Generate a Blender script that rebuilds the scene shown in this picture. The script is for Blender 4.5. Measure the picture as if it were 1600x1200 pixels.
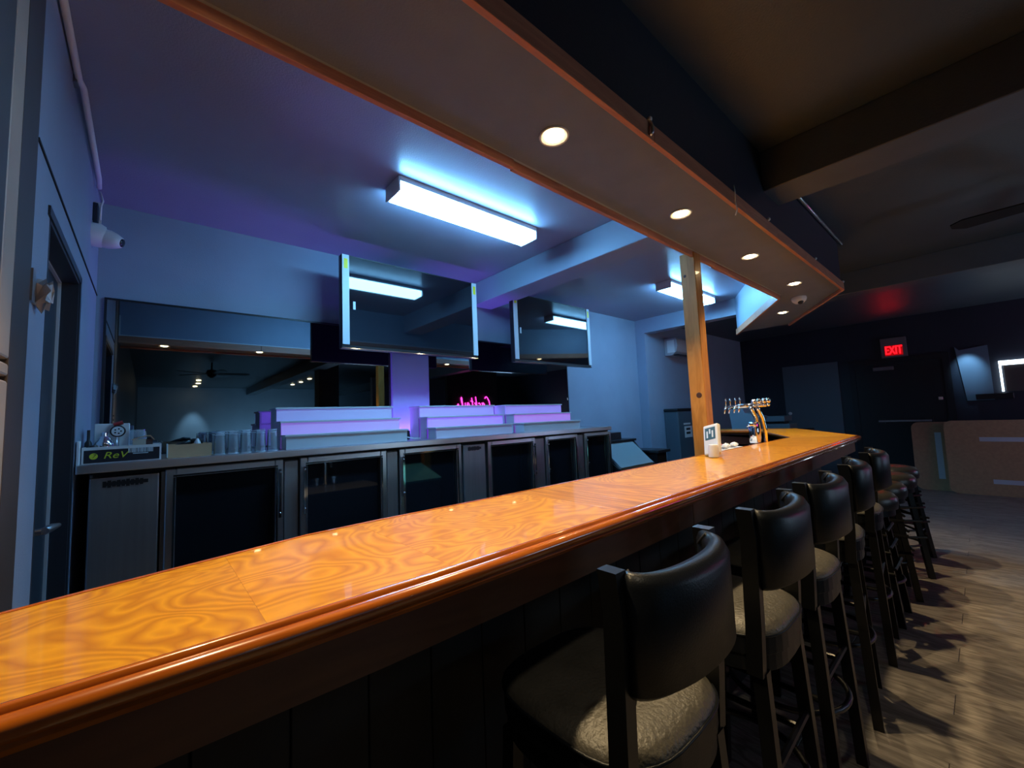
import bpy, bmesh, math, random
from mathutils import Vector, Matrix
random.seed(7)
PI = math.pi
C = bpy.context.scene.collection
for o in list(bpy.data.objects): bpy.data.objects.remove(o)
H = 1.33                                   # eye height above the floor

# ------------------------------------------------------------------ camera, world, exposure
cd = bpy.data.cameras.new('camera'); cam = bpy.data.objects.new('camera', cd); C.objects.link(cam)
cd.sensor_fit = 'HORIZONTAL'; cd.sensor_width = 36; cd.lens = 36 * 644.83 / 1600; cd.clip_start = .02
right = Vector((.65847795, .75144599, -.04166201)); down = Vector((-.08981993, .02350453, -.99568063)); fwd = Vector((-.74722097, .65937582, .08297204))
cam.matrix_world = Matrix(((right.x, -down.x, -fwd.x, 0), (right.y, -down.y, -fwd.y, 0), (right.z, -down.z, -fwd.z, H), (0, 0, 0, 1)))
sc = bpy.context.scene
sc.camera = cam
w = bpy.data.worlds.new('world'); sc.world = w; w.use_nodes = True
w.node_tree.nodes['Background'].inputs[0].default_value = (.02, .03, .05, 1)
w.node_tree.nodes['Background'].inputs[1].default_value = .1
sc.view_settings.view_transform = 'Standard'; sc.view_settings.look = 'None'
sc.view_settings.exposure = 0; sc.view_settings.gamma = 1; sc.view_settings.use_curve_mapping = False
FLUOR = 56; SPOT = 66; PURPLE = 18; NEON = 17

def lamp(name, kind, loc, energy, color, **k):
    d = bpy.data.lights.new(name, kind); d.energy = energy; d.color = color
    o = bpy.data.objects.new(name, d); C.objects.link(o); o.location = loc
    for a, b in k.items():
        if a == 'rot': o.rotation_euler = b
        else: setattr(d, a, b)
    return o
def aim(o, t):
    o.rotation_euler = (Vector(t) - o.location).to_track_quat('-Z', 'Y').to_euler()

# purple light strip lying behind the risers at the foot of the mirrors, washing the ceiling
p = lamp('purple_strip_light', 'AREA', (-3.285, 2.0, 1.23), PURPLE, (.26, .10, 1), shape='RECTANGLE', size=.05, size_y=2.6); p.rotation_euler = (0, PI - .25, 0)
# next three: unseen cool fills added to brighten the lounge ceiling and right wall
p = lamp('lounge_rear_fill', 'AREA', (2.6, 7.6, 1.2), 26, (.42, .68, 1), shape='RECTANGLE', size=1.2, size_y=.6); aim(p, (.9, 7.4, 2.9))  # added fill for the rear beam and the ceiling behind it
p = lamp('lounge_ceiling_fill', 'AREA', (2.3, 3.7, 1.35), 15, (.50, .74, 1), shape='RECTANGLE', size=1.0, size_y=.5); aim(p, (1.3, 3.4, 2.9))  # added fill for the lounge ceiling, no visible source
p = lamp('lounge_wall_fill', 'AREA', (8.6, 3.0, .5), 40, (.35, .75, 1), shape='RECTANGLE', size=3, size_y=.3); aim(p, (9.8, 3.0, 1.8))  # added fill for the right wall, set low to stay out of the mirrors
p = lamp('lounge_spot_light', 'SPOT', (9.25, 1.05, 2.6), 120, (.5, .85, 1), spot_size=.75, spot_blend=.8, shadow_soft_size=.05); aim(p, (9.75, 1.05, 1.2))
# ceiling lamp above and behind the camera
p = lamp('lounge_ceiling_lamp', 'SPOT', (.05, .25, 2.68), 19, (1, .86, .64), spot_size=1.0, spot_blend=.7, shadow_soft_size=.05); aim(p, (-.55, 1.15, .8))

# ------------------------------------------------------------------ materials
def mat(name, col, rough=.6, metal=0, var=.0, scale=8, bump=0, bscale=60, coat=0, spec=.5, emit=None, es=0, stretch=(1, 1, 1), col2=None, rvar=0):
    m = bpy.data.materials.new(name); m.use_nodes = True; nt = m.node_tree; b = nt.nodes['Principled BSDF']
    b.inputs['Base Color'].default_value = (*col, 1); b.inputs['Roughness'].default_value = rough
    b.inputs['Metallic'].default_value = metal; b.inputs['Coat Weight'].default_value = coat; b.inputs['Coat Roughness'].default_value = .04
    b.inputs['Specular IOR Level'].default_value = spec
    tc = nt.nodes.new('ShaderNodeTexCoord'); mp = nt.nodes.new('ShaderNodeMapping'); mp.inputs['Scale'].default_value = stretch
    nt.links.new(tc.outputs['Object'], mp.inputs[0])
    if var or col2:
        n = nt.nodes.new('ShaderNodeTexNoise'); n.inputs['Scale'].default_value = scale; n.inputs['Detail'].default_value = 6
        nt.links.new(mp.outputs[0], n.inputs[0])
        r = nt.nodes.new('ShaderNodeValToRGB'); c2 = col2 or tuple(min(1, c * (1 + var)) for c in col); c1 = col if col2 else tuple(c * (1 - var) for c in col)
        r.color_ramp.elements[0].position = .33; r.color_ramp.elements[1].position = .67
        r.color_ramp.elements[0].color = (*c1, 1); r.color_ramp.elements[1].color = (*c2, 1)
        nt.links.new(n.outputs[0], r.inputs[0]); nt.links.new(r.outputs[0], b.inputs['Base Color'])
        if rvar:
            mr = nt.nodes.new('ShaderNodeMapRange'); mr.inputs[3].default_value = rough - rvar; mr.inputs[4].default_value = rough + rvar
            nt.links.new(n.outputs[0], mr.inputs[0]); nt.links.new(mr.outputs[0], b.inputs['Roughness'])
    if bump:
        n = nt.nodes.new('ShaderNodeTexNoise'); n.inputs['Scale'].default_value = bscale; n.inputs['Detail'].default_value = 4
        nt.links.new(mp.outputs[0], n.inputs[0]); bp = nt.nodes.new('ShaderNodeBump'); bp.inputs['Strength'].default_value = bump; bp.inputs['Distance'].default_value = .01
        nt.links.new(n.outputs[0], bp.inputs['Height']); nt.links.new(bp.outputs[0], b.inputs['Normal'])
    if emit:
        b.inputs['Emission Color'].default_value = (*emit, 1); b.inputs['Emission Strength'].default_value = es
    return m
def wood(name, c1, c2, rough, coat, scale=3, stretch=(1, 1, 1), rings=9, dist=6, bump=.05):
    m = bpy.data.materials.new(name); m.use_nodes = True; nt = m.node_tree; b = nt.nodes['Principled BSDF']
    tc = nt.nodes.new('ShaderNodeTexCoord'); oi = nt.nodes.new('ShaderNodeObjectInfo'); mp = nt.nodes.new('ShaderNodeMapping')
    mp.inputs['Scale'].default_value = stretch
    ad = nt.nodes.new('ShaderNodeVectorMath'); ad.operation = 'ADD'
    ml = nt.nodes.new('ShaderNodeMath'); ml.operation = 'MULTIPLY'; ml.inputs[1].default_value = 37
    cb = nt.nodes.new('ShaderNodeCombineXYZ')
    nt.links.new(oi.outputs['Random'], ml.inputs[0]); nt.links.new(ml.outputs[0], cb.inputs[0]); nt.links.new(ml.outputs[0], cb.inputs[1])
    nt.links.new(tc.outputs['Object'], mp.inputs[0]); nt.links.new(mp.outputs[0], ad.inputs[0]); nt.links.new(cb.outputs[0], ad.inputs[1])
    n1 = nt.nodes.new('ShaderNodeTexNoise'); n1.inputs['Scale'].default_value = scale; n1.inputs['Detail'].default_value = 2; n1.inputs['Distortion'].default_value = 2.2
    nt.links.new(ad.outputs[0], n1.inputs[0])
    mu = nt.nodes.new('ShaderNodeMath'); mu.operation = 'MULTIPLY'; mu.inputs[1].default_value = rings
    nt.links.new(n1.outputs[0], mu.inputs[0])
    fr = nt.nodes.new('ShaderNodeMath'); fr.operation = 'PINGPONG'; fr.inputs[1].default_value = 1; nt.links.new(mu.outputs[0], fr.inputs[0])
    n2 = nt.nodes.new('ShaderNodeTexNoise'); n2.inputs['Scale'].default_value = scale * 14; n2.inputs['Detail'].default_value = 5
    nt.links.new(ad.outputs[0], n2.inputs[0])
    mx = nt.nodes.new('ShaderNodeMix'); mx.data_type = 'FLOAT'; mx.inputs[0].default_value = .45
    nt.links.new(fr.outputs[0], mx.inputs[2]); nt.links.new(n2.outputs[0], mx.inputs[3])
    r = nt.nodes.new('ShaderNodeValToRGB'); r.color_ramp.elements[0].position = .15; r.color_ramp.elements[1].position = .8
    r.color_ramp.elements[0].color = (*c1, 1); r.color_ramp.elements[1].color = (*c2, 1)
    nt.links.new(mx.outputs[0], r.inputs[0])
    hs = nt.nodes.new('ShaderNodeHueSaturation'); mr = nt.nodes.new('ShaderNodeMapRange'); mr.inputs[3].default_value = .92; mr.inputs[4].default_value = 1.06
    nt.links.new(oi.outputs['Random'], mr.inputs[0]); nt.links.new(mr.outputs[0], hs.inputs['Value']); nt.links.new(r.outputs[0], hs.inputs['Color'])
    nt.links.new(hs.outputs[0], b.inputs['Base Color'])
    b.inputs['Roughness'].default_value = rough; b.inputs['Coat Weight'].default_value = coat; b.inputs['Coat Roughness'].default_value = .03
    bp = nt.nodes.new('ShaderNodeBump'); bp.inputs['Strength'].default_value = bump; bp.inputs['Distance'].default_value = .004
    nt.links.new(mx.outputs[0], bp.inputs['Height']); nt.links.new(bp.outputs[0], b.inputs['Normal'])
    return m
def glass(name, tint=(1, 1, 1), rough=0, thin=False):
    m = bpy.data.materials.new(name); m.use_nodes = True; b = m.node_tree.nodes['Principled BSDF']
    b.inputs['Base Color'].default_value = (*tint, 1); b.inputs['Roughness'].default_value = rough
    b.inputs['Transmission Weight'].default_value = 1; b.inputs['IOR'].default_value = 1.45
    return m

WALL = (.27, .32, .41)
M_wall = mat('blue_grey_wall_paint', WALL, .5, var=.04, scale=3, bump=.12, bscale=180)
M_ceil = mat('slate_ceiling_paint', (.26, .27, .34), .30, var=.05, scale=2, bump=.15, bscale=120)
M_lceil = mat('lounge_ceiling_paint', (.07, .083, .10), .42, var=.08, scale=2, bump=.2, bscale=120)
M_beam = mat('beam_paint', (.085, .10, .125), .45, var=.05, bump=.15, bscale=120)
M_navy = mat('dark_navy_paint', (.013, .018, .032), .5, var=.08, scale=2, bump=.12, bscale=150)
M_dark = mat('near_black_paint', (.005, .006, .009), .55, var=.1)
M_soff = mat('grey_soffit_paint', (.16, .18, .235), .5, var=.05, bump=.12, bscale=160)
M_gap = mat('dark_joint', (.01, .01, .012), .8)
M_top = wood('varnished_bar_top', (.50, .17, .002), (.80, .36, .005), .3, .5, 1.9, (1.3, .8, 1), 34, bump=.01)
M_topcut = wood('varnished_butcher_strip', (.40, .13, .003), (.78, .335, .006), .3, .5, 2, (.6, 6, 1), 10, bump=.01)
M_nose = wood('varnished_moulding', (.34, .075, .008), (.55, .15, .012), .22, 1, 4, (4, .4, 4), 4, bump=.02)
M_apron = wood('dark_stained_apron', (.13, .045, .016), (.21, .078, .027), .5, .15, 3, (1, .3, 2), 4)
M_trim = wood('orange_pine_trim', (.50, .18, .10), (.66, .27, .15), .45, .2, 5, (3, .3, 3), 4)
M_post = wood('knotty_pine_post', (.42, .16, .022), (.58, .25, .05), .42, .3, 5, (3, 3, .35), 5)
M_body = wood('bar_front_board', (.006, .0055, .005), (.011, .010, .009), .6, 0, 4, (1, 2, .3), 4)
M_floor = mat('under_floor', (.03, .025, .022), .6)
M_plank = wood('grey_brown_vinyl_plank', (.16, .138, .120), (.37, .33, .29), .42, .05, 2.6, (.7, 4, 1), 7, bump=.12)
M_steel = mat('brushed_stainless', (.62, .62, .64), .30, 1, var=.04, scale=3)
M_steeld = mat('dull_stainless_panel', (.33, .33, .34), .40, .8, var=.06, scale=5, stretch=(8, 8, .3))
M_chrome = mat('polished_chrome', (.85, .86, .88), .08, 1)
M_blackp = mat('black_plastic', (.012, .012, .014), .35)
M_blackr = mat('black_rubber', (.01, .01, .011), .7)
M_inner = mat('cooler_interior', (.05, .055, .065), .5)
M_glassd = mat('tinted_cooler_glass', (.008, .010, .014), .04, 0, spec=.6)
M_screen = mat('television_screen', (.004, .005, .008), .035, 0, spec=.8, coat=.25)
M_mirror = mat('mirror_glass', (.33, .37, .40), .015, 1)
M_white = mat('white_laminate', (.52, .54, .57), .35, var=.02)
M_wplast = mat('white_plastic', (.70, .70, .70), .4)
M_tape = mat('white_protective_strip', (.62, .70, .74), .45)
M_yel = mat('yellow_sticker', (.85, .80, .02), .5)
M_vinyl = mat('black_vinyl', (.0055, .007, .010), .36, spec=.3, var=.1, scale=30, bump=.08, bscale=300)
M_seat = mat('worn_charcoal_vinyl', (.062, .058, .050), .42, var=.22, scale=9, bump=.3, bscale=110)
M_pseat = mat('black_stool_vinyl', (.022, .021, .019), .32, var=.1, scale=20, bump=.1, bscale=200)
M_dsteel = mat('dark_ring_steel', (.10, .10, .11), .35, 1)
M_swood = mat('black_painted_wood', (.0035, .004, .005), .35)
M_card = mat('brown_cardboard', (.50, .31, .17), .75, var=.1, scale=12)
M_kraft = mat('lounge_fibreboard', (.48, .32, .17), .75, var=.08, scale=30)
M_glass = glass('clear_glass', (.93, .98, 1))
_nt = M_glass.node_tree; _o = _nt.nodes['Material Output']; _p = _nt.nodes['Principled BSDF']
_t = _nt.nodes.new('ShaderNodeBsdfTransparent'); _t.inputs[0].default_value = (.98, .99, 1, 1); _g = _nt.nodes.new('ShaderNodeBsdfGlossy'); _g.inputs['Roughness'].default_value = .08
_d = _nt.nodes.new('ShaderNodeBsdfDiffuse'); _d.inputs[0].default_value = (.85, .93, .97, 1)
_lw = _nt.nodes.new('ShaderNodeLayerWeight'); _lw.inputs[0].default_value = .12
_m1 = _nt.nodes.new('ShaderNodeMixShader'); _m2 = _nt.nodes.new('ShaderNodeMixShader'); _m1.inputs[0].default_value = .11
_nt.links.new(_t.outputs[0], _m1.inputs[1]); _nt.links.new(_d.outputs[0], _m1.inputs[2]); _nt.links.new(_lw.outputs['Fresnel'], _m2.inputs[0])
_nt.links.new(_m1.outputs[0], _m2.inputs[1]); _nt.links.new(_g.outputs[0], _m2.inputs[2]); _nt.links.new(_m2.outputs[0], _o.inputs[0])
M_fl = mat('fluorescent_diffuser', (.9, .95, 1), .4, emit=(.19, .56, 1), es=FLUOR)
M_led = mat('warm_lamp_face', (1, .9, .7), .4, emit=(1, .78, .42), es=30)
M_neon = mat('pink_neon_tube', (1, .1, .5), .3, emit=(1, .03, .42), es=NEON)
M_exitr = mat('exit_red_face', (.8, 0, 0), .4, emit=(1, .006, .012), es=3.2)
M_exitd = mat('exit_dark_letter', (.05, 0, .003), .5)
M_exitb = mat('exit_grey_housing', (.16, .14, .15), .5)
M_glow = [mat('lit_acrylic_%s' % n, (.52, .54, .57), .35, emit=c, es=e) for n, c, e in (('lavender', (.20, .12, .85), .32), ('violet', (.36, .10, .95), .42), ('purple', (.26, .06, .9), .5), ('deep_purple', (.26, .03, .95), .7), ('faint_purple', (.25, .08, .6), .12), ('magenta_purple', (.42, .04, .8), .55))]
M_rim = mat('glass_rim_glint', (.75, .85, .9), .1, 0, spec=1)  # highlight put into the colour of the glass edges
M_win = mat('lit_window_edge', (.9, .95, 1), .4, emit=(.72, .88, 1), es=4)
M_blind = mat('brown_blind', (.07, .055, .05), .7)
M_green = mat('teal_towel', (.05, .30, .28), .8, var=.2, scale=20)
M_red = mat('red_cap', (.35, .03, .03), .5)
M_lcd = mat('blue_grey_display', (.06, .13, .18), .25)
M_tan = mat('tan_door_edge', (.40, .30, .22), .55, var=.05)
M_brown = mat('dark_brown_casing', (.06, .042, .034), .5)
M_door = mat('slate_door_paint', (.03, .037, .05), .4)
M_revb = mat('black_carton_print', (.012, .012, .02), .45)
M_revy = mat('yellow_print', (.62, .66, .04), .5)
M_wood_grey = mat('grey_partition_door', (.10, .135, .16), .5)

# ------------------------------------------------------------------ mesh helpers
class MB:
    def __init__(s): s.bm = bmesh.new()
    def box(s, x0, x1, y0, y1, z0, z1, bev=0, seg=2):
        vs = [s.bm.verts.new((x, y, z)) for z in (z0, z1) for y in (y0, y1) for x in (x0, x1)]
        f = [(0, 2, 3, 1), (4, 5, 7, 6), (0, 1, 5, 4), (2, 6, 7, 3), (0, 4, 6, 2), (1, 3, 7, 5)]
        fs = [s.bm.faces.new([vs[i] for i in q]) for q in f]
        if bev:
            es = list({e for a in fs for e in a.edges})
            bmesh.ops.bevel(s.bm, geom=es, offset=bev, segments=seg, affect='EDGES', profile=.5)
        return s
    def prism(s, pts, z0, z1, axis='z', bev=0):
        n = len(pts)
        def P(a, b, c): return {'z': (a, b, c), 'x': (c, a, b), 'y': (a, c, b)}[axis]
        lo = [s.bm.verts.new(P(a, b, z0)) for a, b in pts]; hi = [s.bm.verts.new(P(a, b, z1)) for a, b in pts]
        fs = [s.bm.faces.new(lo[::-1]), s.bm.faces.new(hi)]
        for i in range(n): fs.append(s.bm.faces.new([lo[i], lo[(i + 1) % n], hi[(i + 1) % n], hi[i]]))
        if bev:
            es = list({e for a in fs for e in a.edges}); bmesh.ops.bevel(s.bm, geom=es, offset=bev, segments=2, affect='EDGES', profile=.5)
        return s
    def tube(s, pts, r, n=10, closed=False, caps=True):
        pts = [Vector(p) for p in pts]; N = len(pts); rs = r if isinstance(r, (list, tuple)) else [r] * N
        rings = []; prev = None
        for i, p in enumerate(pts):
            if closed: t = pts[(i + 1) % N] - pts[i - 1]
            else: t = pts[min(i + 1, N - 1)] - pts[max(i - 1, 0)]
            t.normalize()
            if prev is None:
                a = Vector((0, 0, 1)) if abs(t.z) < .9 else Vector((1, 0, 0)); u = t.cross(a).normalized()
            else:
                u = (prev - t * prev.dot(t)).normalized()
            prev = u; v = t.cross(u)
            rings.append([s.bm.verts.new(p + (u * math.cos(2 * PI * k / n) + v * math.sin(2 * PI * k / n)) * rs[i]) for k in range(n)])
        for i in range(N if closed else N - 1):
            a, b = rings[i], rings[(i + 1) % N]
            for k in range(n): s.bm.faces.new([a[k], a[(k + 1) % n], b[(k + 1) % n], b[k]])
        if caps and not closed:
            s.bm.faces.new(rings[0][::-1]); s.bm.faces.new(rings[-1])
        return s
    def lathe(s, prof, c=(0, 0, 0), n=20, axis='z'):
        rings = []
        for r, z in prof:
            ring = []
            for k in range(n):
                a = 2 * PI * k / n; q = (max(r, 1e-4) * math.cos(a), max(r, 1e-4) * math.sin(a), z)
                if axis == 'x': q = (q[2], q[0], q[1])
                if axis == 'y': q = (q[0], q[2], q[1])
                ring.append(s.bm.verts.new((q[0] + c[0], q[1] + c[1], q[2] + c[2])))
            rings.append(ring)
        for a, b in zip(rings, rings[1:]):
            for k in range(n): s.bm.faces.new([a[k], a[(k + 1) % n], b[(k + 1) % n], b[k]])
        s.bm.faces.new(rings[0][::-1]); s.bm.faces.new(rings[-1])
        return s
    def sphere(s, c, r, seg=14, scale=(1, 1, 1)):
        m = Matrix.Translation(c) @ Matrix.Diagonal((r * scale[0], r * scale[1], r * scale[2], 1))
        bmesh.ops.create_uvsphere(s.bm, u_segments=seg, v_segments=max(6, seg // 2 + 1), radius=1, matrix=m); return s
    def xf(s, m): s.bm.transform(m); return s
    def build(s, name, m, parent=None, smooth=False, loc=None):
        bm = s.bm
        bmesh.ops.recalc_face_normals(bm, faces=bm.faces)
        if loc is None and parent is not None: off = parent.get('_o') ; off = Vector(off) if off else Vector((0, 0, 0))
        elif loc is not None: off = Vector(loc)
        else:
            if bm.verts:
                xs = [v.co.x for v in bm.verts]; ys = [v.co.y for v in bm.verts]; zs = [v.co.z for v in bm.verts]
                off = Vector(((min(xs) + max(xs)) / 2, (min(ys) + max(ys)) / 2, min(zs)))
            else: off = Vector((0, 0, 0))
        bm.transform(Matrix.Translation(-off))
        me = bpy.data.meshes.new(name); bm.to_mesh(me); bm.free(); me.materials.append(m)
        if smooth:
            for p in me.polygons: p.use_smooth = True
        o = bpy.data.objects.new(name, me); C.objects.link(o)
        if parent is not None: o.parent = parent; o['_o'] = tuple(off)
        else: o.location = off; o['_o'] = tuple(off)
        return o
def autosmooth(o, ang=40):
    me = o.data
    for p in me.polygons: p.use_smooth = True
    me.set_sharp_from_angle(angle=math.radians(ang)) if hasattr(me, 'set_sharp_from_angle') else None
    return o
def tag(o, label=None, cat=None, group=None, kind=None):
    if label: o['label'] = label
    if cat: o['category'] = cat
    if group: o['group'] = group
    if kind: o['kind'] = kind
    return o
def thing(name, label, cat, loc=(0, 0, 0), group=None, rz=0):
    o = bpy.data.objects.new(name, None); C.objects.link(o); o.empty_display_size = .1
    o.location = loc; o.rotation_euler = (0, 0, rz); o['_o'] = tuple(loc) if rz == 0 else (0, 0, 0)
    return tag(o, label, cat, group)
def children_of(o): return [c for c in bpy.data.objects if c.parent == o]
def copy_tree(o, parent=None):
    c = o.copy(); C.objects.link(c)
    if parent is not None: c.parent = parent
    for ch in children_of(o): copy_tree(ch, c)
    return c
def struct(name, mb, m): return tag(mb.build(name, m), kind='structure')
def bx(name, x0, x1, y0, y1, z0, z1, m, parent=None, bev=0, seg=2):
    return MB().box(x0, x1, y0, y1, z0, z1, bev, seg).build(name, m, parent)
def text(name, s, size, m, parent, mw, ext=.001, shear=0, bevel=0):
    cu = bpy.data.curves.new(name, 'FONT'); cu.body = s; cu.size = size; cu.extrude = ext; cu.shear = shear; cu.align_x = 'CENTER'; cu.align_y = 'CENTER'
    to = bpy.data.objects.new(name + '_tmp', cu); C.objects.link(to)
    dg = bpy.context.evaluated_depsgraph_get(); me = bpy.data.meshes.new_from_object(to.evaluated_get(dg)); bpy.data.objects.remove(to)
    me.materials.clear(); me.materials.append(m); me.transform(mw)
    off = Vector(parent['_o']) if parent is not None else Vector((0, 0, 0))
    me.transform(Matrix.Translation(-off))
    o = bpy.data.objects.new(name, me); C.objects.link(o)
    if parent is not None: o.parent = parent; o['_o'] = tuple(off)
    return o
# text frames: faces +X (read from the room), faces -Y, faces -X
def face_px(x, y, z, rot=0): return Matrix.Translation((x, y, z)) @ Matrix(((0, 0, 1, 0), (1, 0, 0, 0), (0, 1, 0, 0), (0, 0, 0, 1))) @ Matrix.Rotation(rot, 4, 'Z')
def face_ny(x, y, z): return Matrix.Translation((x, y, z)) @ Matrix.Rotation(PI / 2, 4, 'X')
def face_nx(x, y, z): return Matrix.Translation((x, y, z)) @ Matrix(((0, 0, -1, 0), (-1, 0, 0, 0), (0, 1, 0, 0), (0, 0, 0, 1)))

# ------------------------------------------------------------------ room shell
XB = -3.40; YL = -.25; YF = 5.55; ZC = 2.73; YR = 9.3; XR = 9.8; ZS = 2.288
fl = struct('floor', MB().box(-3.6, 10, -1.2, 9.6, -.1, -.004), M_floor)
fp = None; rows = 54; pw = .178; pl = 1.2; x00 = -1.0
fp0 = MB().box(-.599, .599, -.0885, .0885, 0, .0038, .0012, 1)
for r in range(rows):
    for k in range(3 if r < 46 else 4):
        y = -.25 + pw * (r + .5); x = x00 + ((r * .43) % 1) * .0 + (r % 3) * .4 - .2 + pl * k
        if fp is None:
            o = fp0.build('floor_plank', M_plank, fl, loc=(0, 0, 0)); fp = o
        else: o = fp.copy(); C.objects.link(o); o.parent = fl
        o.location = Vector((x, y, -.004)) - fl.location
struct('ceiling', MB().prism([(-3.6, YL - .1), (-.70, YL - .1), (-.695, 4.27), (-1.41, YF + .05), (-1.41, YF + .2), (-3.6, YF + .2)], ZC, ZC + .1), M_ceil)
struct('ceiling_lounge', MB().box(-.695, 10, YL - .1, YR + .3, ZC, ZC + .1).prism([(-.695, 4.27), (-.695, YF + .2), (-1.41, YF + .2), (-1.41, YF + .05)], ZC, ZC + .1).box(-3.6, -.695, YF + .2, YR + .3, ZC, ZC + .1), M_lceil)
struct('wall_back', MB().box(XB - .15, XB, YL - .1, YF + .2, -.05, ZC), M_wall)
# left wall with a doorway
DX0, DX1, DH = -2.63, -1.89, 2.02
wl = struct('wall_left', MB().box(XB - .15, DX0, YL - .35, YL, -.05, ZC).box(DX1, -1.66, YL - .35, YL, -.05, ZC).box(DX0, DX1, YL - .35, YL, DH, ZC), M_wall)
MB().box(XB, -1.66, YL, YL + .004, 2.155, 2.163).build('panel_joint', M_gap, wl)
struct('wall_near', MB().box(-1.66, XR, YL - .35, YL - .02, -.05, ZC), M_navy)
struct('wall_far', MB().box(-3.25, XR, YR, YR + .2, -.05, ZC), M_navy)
struct('wall_right', MB().box(XR, XR + .15, YL - .35, YR + .2, -.05, ZC), M_wall)
struct('wall_bar_end', MB().box(XB, -3.25, YF, YF + .16, -.05, ZC).box(-3.25, -1.40, YF, YF + .16, 2.52, ZC), M_wall)
struct('wall_passage', MB().box(-3.4, -3.25, YF + .16, YR + .2, -.05, ZC), M_wall)
# beams
struct('ceiling_beam_bar', MB().box(XB, -1.07, 2.49, 2.745, 2.505, ZC, .004, 1), M_wall)
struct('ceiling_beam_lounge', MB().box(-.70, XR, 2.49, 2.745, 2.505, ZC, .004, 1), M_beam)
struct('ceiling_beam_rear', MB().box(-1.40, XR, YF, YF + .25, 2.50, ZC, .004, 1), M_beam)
# doorway in the left wall
d = tag(bx('door_1', DX0 + .012, DX1 - .012, YL - .105, YL - .062, 0, DH - .012, M_door), kind='structure')
hb = MB().lathe([(.027, 0), (.027, .008), (.012, .012), (.012, .045)], (0, 0, 0), 16, 'y')
hb.xf(Matrix.Translation((-2.17, YL - .062, 1.01))).tube([(-2.17, YL - .012, 1.01), (-2.22, YL + .002, 1.013), (-2.34, YL + .002, 1.0)], [.013, .013, .009])
autosmooth(hb.build('door_handle', M_steel, d))
jb = MB().box(DX0, DX0 + .012, YL - .35, YL + .001, 0, DH).box(DX1 - .012, DX1, YL - .35, YL + .001, 0, DH).box(DX0, DX1, YL - .35, YL + .001, DH - .012, DH)
struct('trim_1', jb, M_door)
struct('trim_2', MB().box(DX0 + .012, DX0 + .018, YL - .062, YL - .052, 0, DH - .02).box(DX0 + .012, DX1 - .012, YL - .062, YL - .052, DH - .02, DH - .012), M_tape)
struct('trim_3', MB().box(DX0 - .035, DX0, YL, YL + .006, 0, DH + .03).box(DX0 - .035, DX1 + .035, YL, YL + .006, DH, DH + .03), M_door)
# dark casing and tan frame edge nearest the camera
struct('trim_4', MB().box(-1.66, -1.485, YL - .02, YL + .002, 0, ZC, .001, 1), M_brown)
tn = MB()
for z0, z1 in ((0, 1.465), (1.475, 1.505), (1.515, ZC)): tn.box(-1.485, -1.375, YL - .02, YL + .002, z0, z1, .006, 2)
struct('trim_5', tn, M_tan)
struct('trim_8', MB().box(-1.10, -1.08, YL + .001, YL + .012, ZS + .04, ZS + .25), M_wplast)
struct('trim_6', MB().box(-1.375, -1.2, YL - .02, YL + .001, 0, ZC), M_brown)

# soffit: dropped bulkhead over the bar
def off(pts, d): return pts
outer = [(-.70, YL), (-.695, 4.27), (-1.42, YF + .02)]
inner = [(-1.94, YF), (-1.055, 4.06), (-1.065, YL)]
so = struct('ceiling_soffit', MB().prism(outer + inner, ZS, ZC - .001), M_soff)
M_fasci = M_wall
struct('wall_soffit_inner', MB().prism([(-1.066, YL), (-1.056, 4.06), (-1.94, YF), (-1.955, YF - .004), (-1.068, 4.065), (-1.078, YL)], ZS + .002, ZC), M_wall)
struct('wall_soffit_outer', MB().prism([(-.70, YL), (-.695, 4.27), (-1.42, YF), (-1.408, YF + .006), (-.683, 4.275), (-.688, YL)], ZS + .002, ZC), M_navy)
def trimboard(a, b, th, z0, z1, side, name):
    a = Vector((*a, 0)); b = Vector((*b, 0)); t = (b - a).normalized(); n = Vector((t.y, -t.x, 0)) * th * side
    q = [a, b, b + n, a + n]
    return MB().prism([(v.x, v.y) for v in q], z0, z1, bev=.0015).build(name, M_trim, TR)
TR = thing('soffit_trim', 'orange pine trim boards edging the grey dropped soffit above the bar', 'trim', (-.9, 2.5, ZS))
zt0, zt1 = ZS - .022, ZS + .042
for a, b in ((YL, 1.30), (1.302, 2.62), (2.622, 4.27)): trimboard((-.688, a), (-.683 if b > 4 else -.688, b), .018, zt0, zt1, 1, 'trim_board')
trimboard((-.684, 4.272), (-1.405, YF), .018, zt0, zt1, 1, 'trim_board')
for a, b in ((YL, 1.0), (1.002, 2.75), (2.752, 4.07)): trimboard((-1.078, a), (-1.07, b), .018, zt0 - .008, zt1, -1, 'trim_board')
trimboard((-1.07, 4.072), (-1.955, YF), .018, zt0 - .008, zt1, -1, 'trim_board')

MB().prism([(-1.086, YL), (-1.096, YL), (-1.090, 4.07), (-1.080, 4.07)], ZS + .043, ZS + .052).build('painted_lit_edge', M_wplast, TR)  # white strip paints in the brightly lit inner face of the trim
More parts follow.
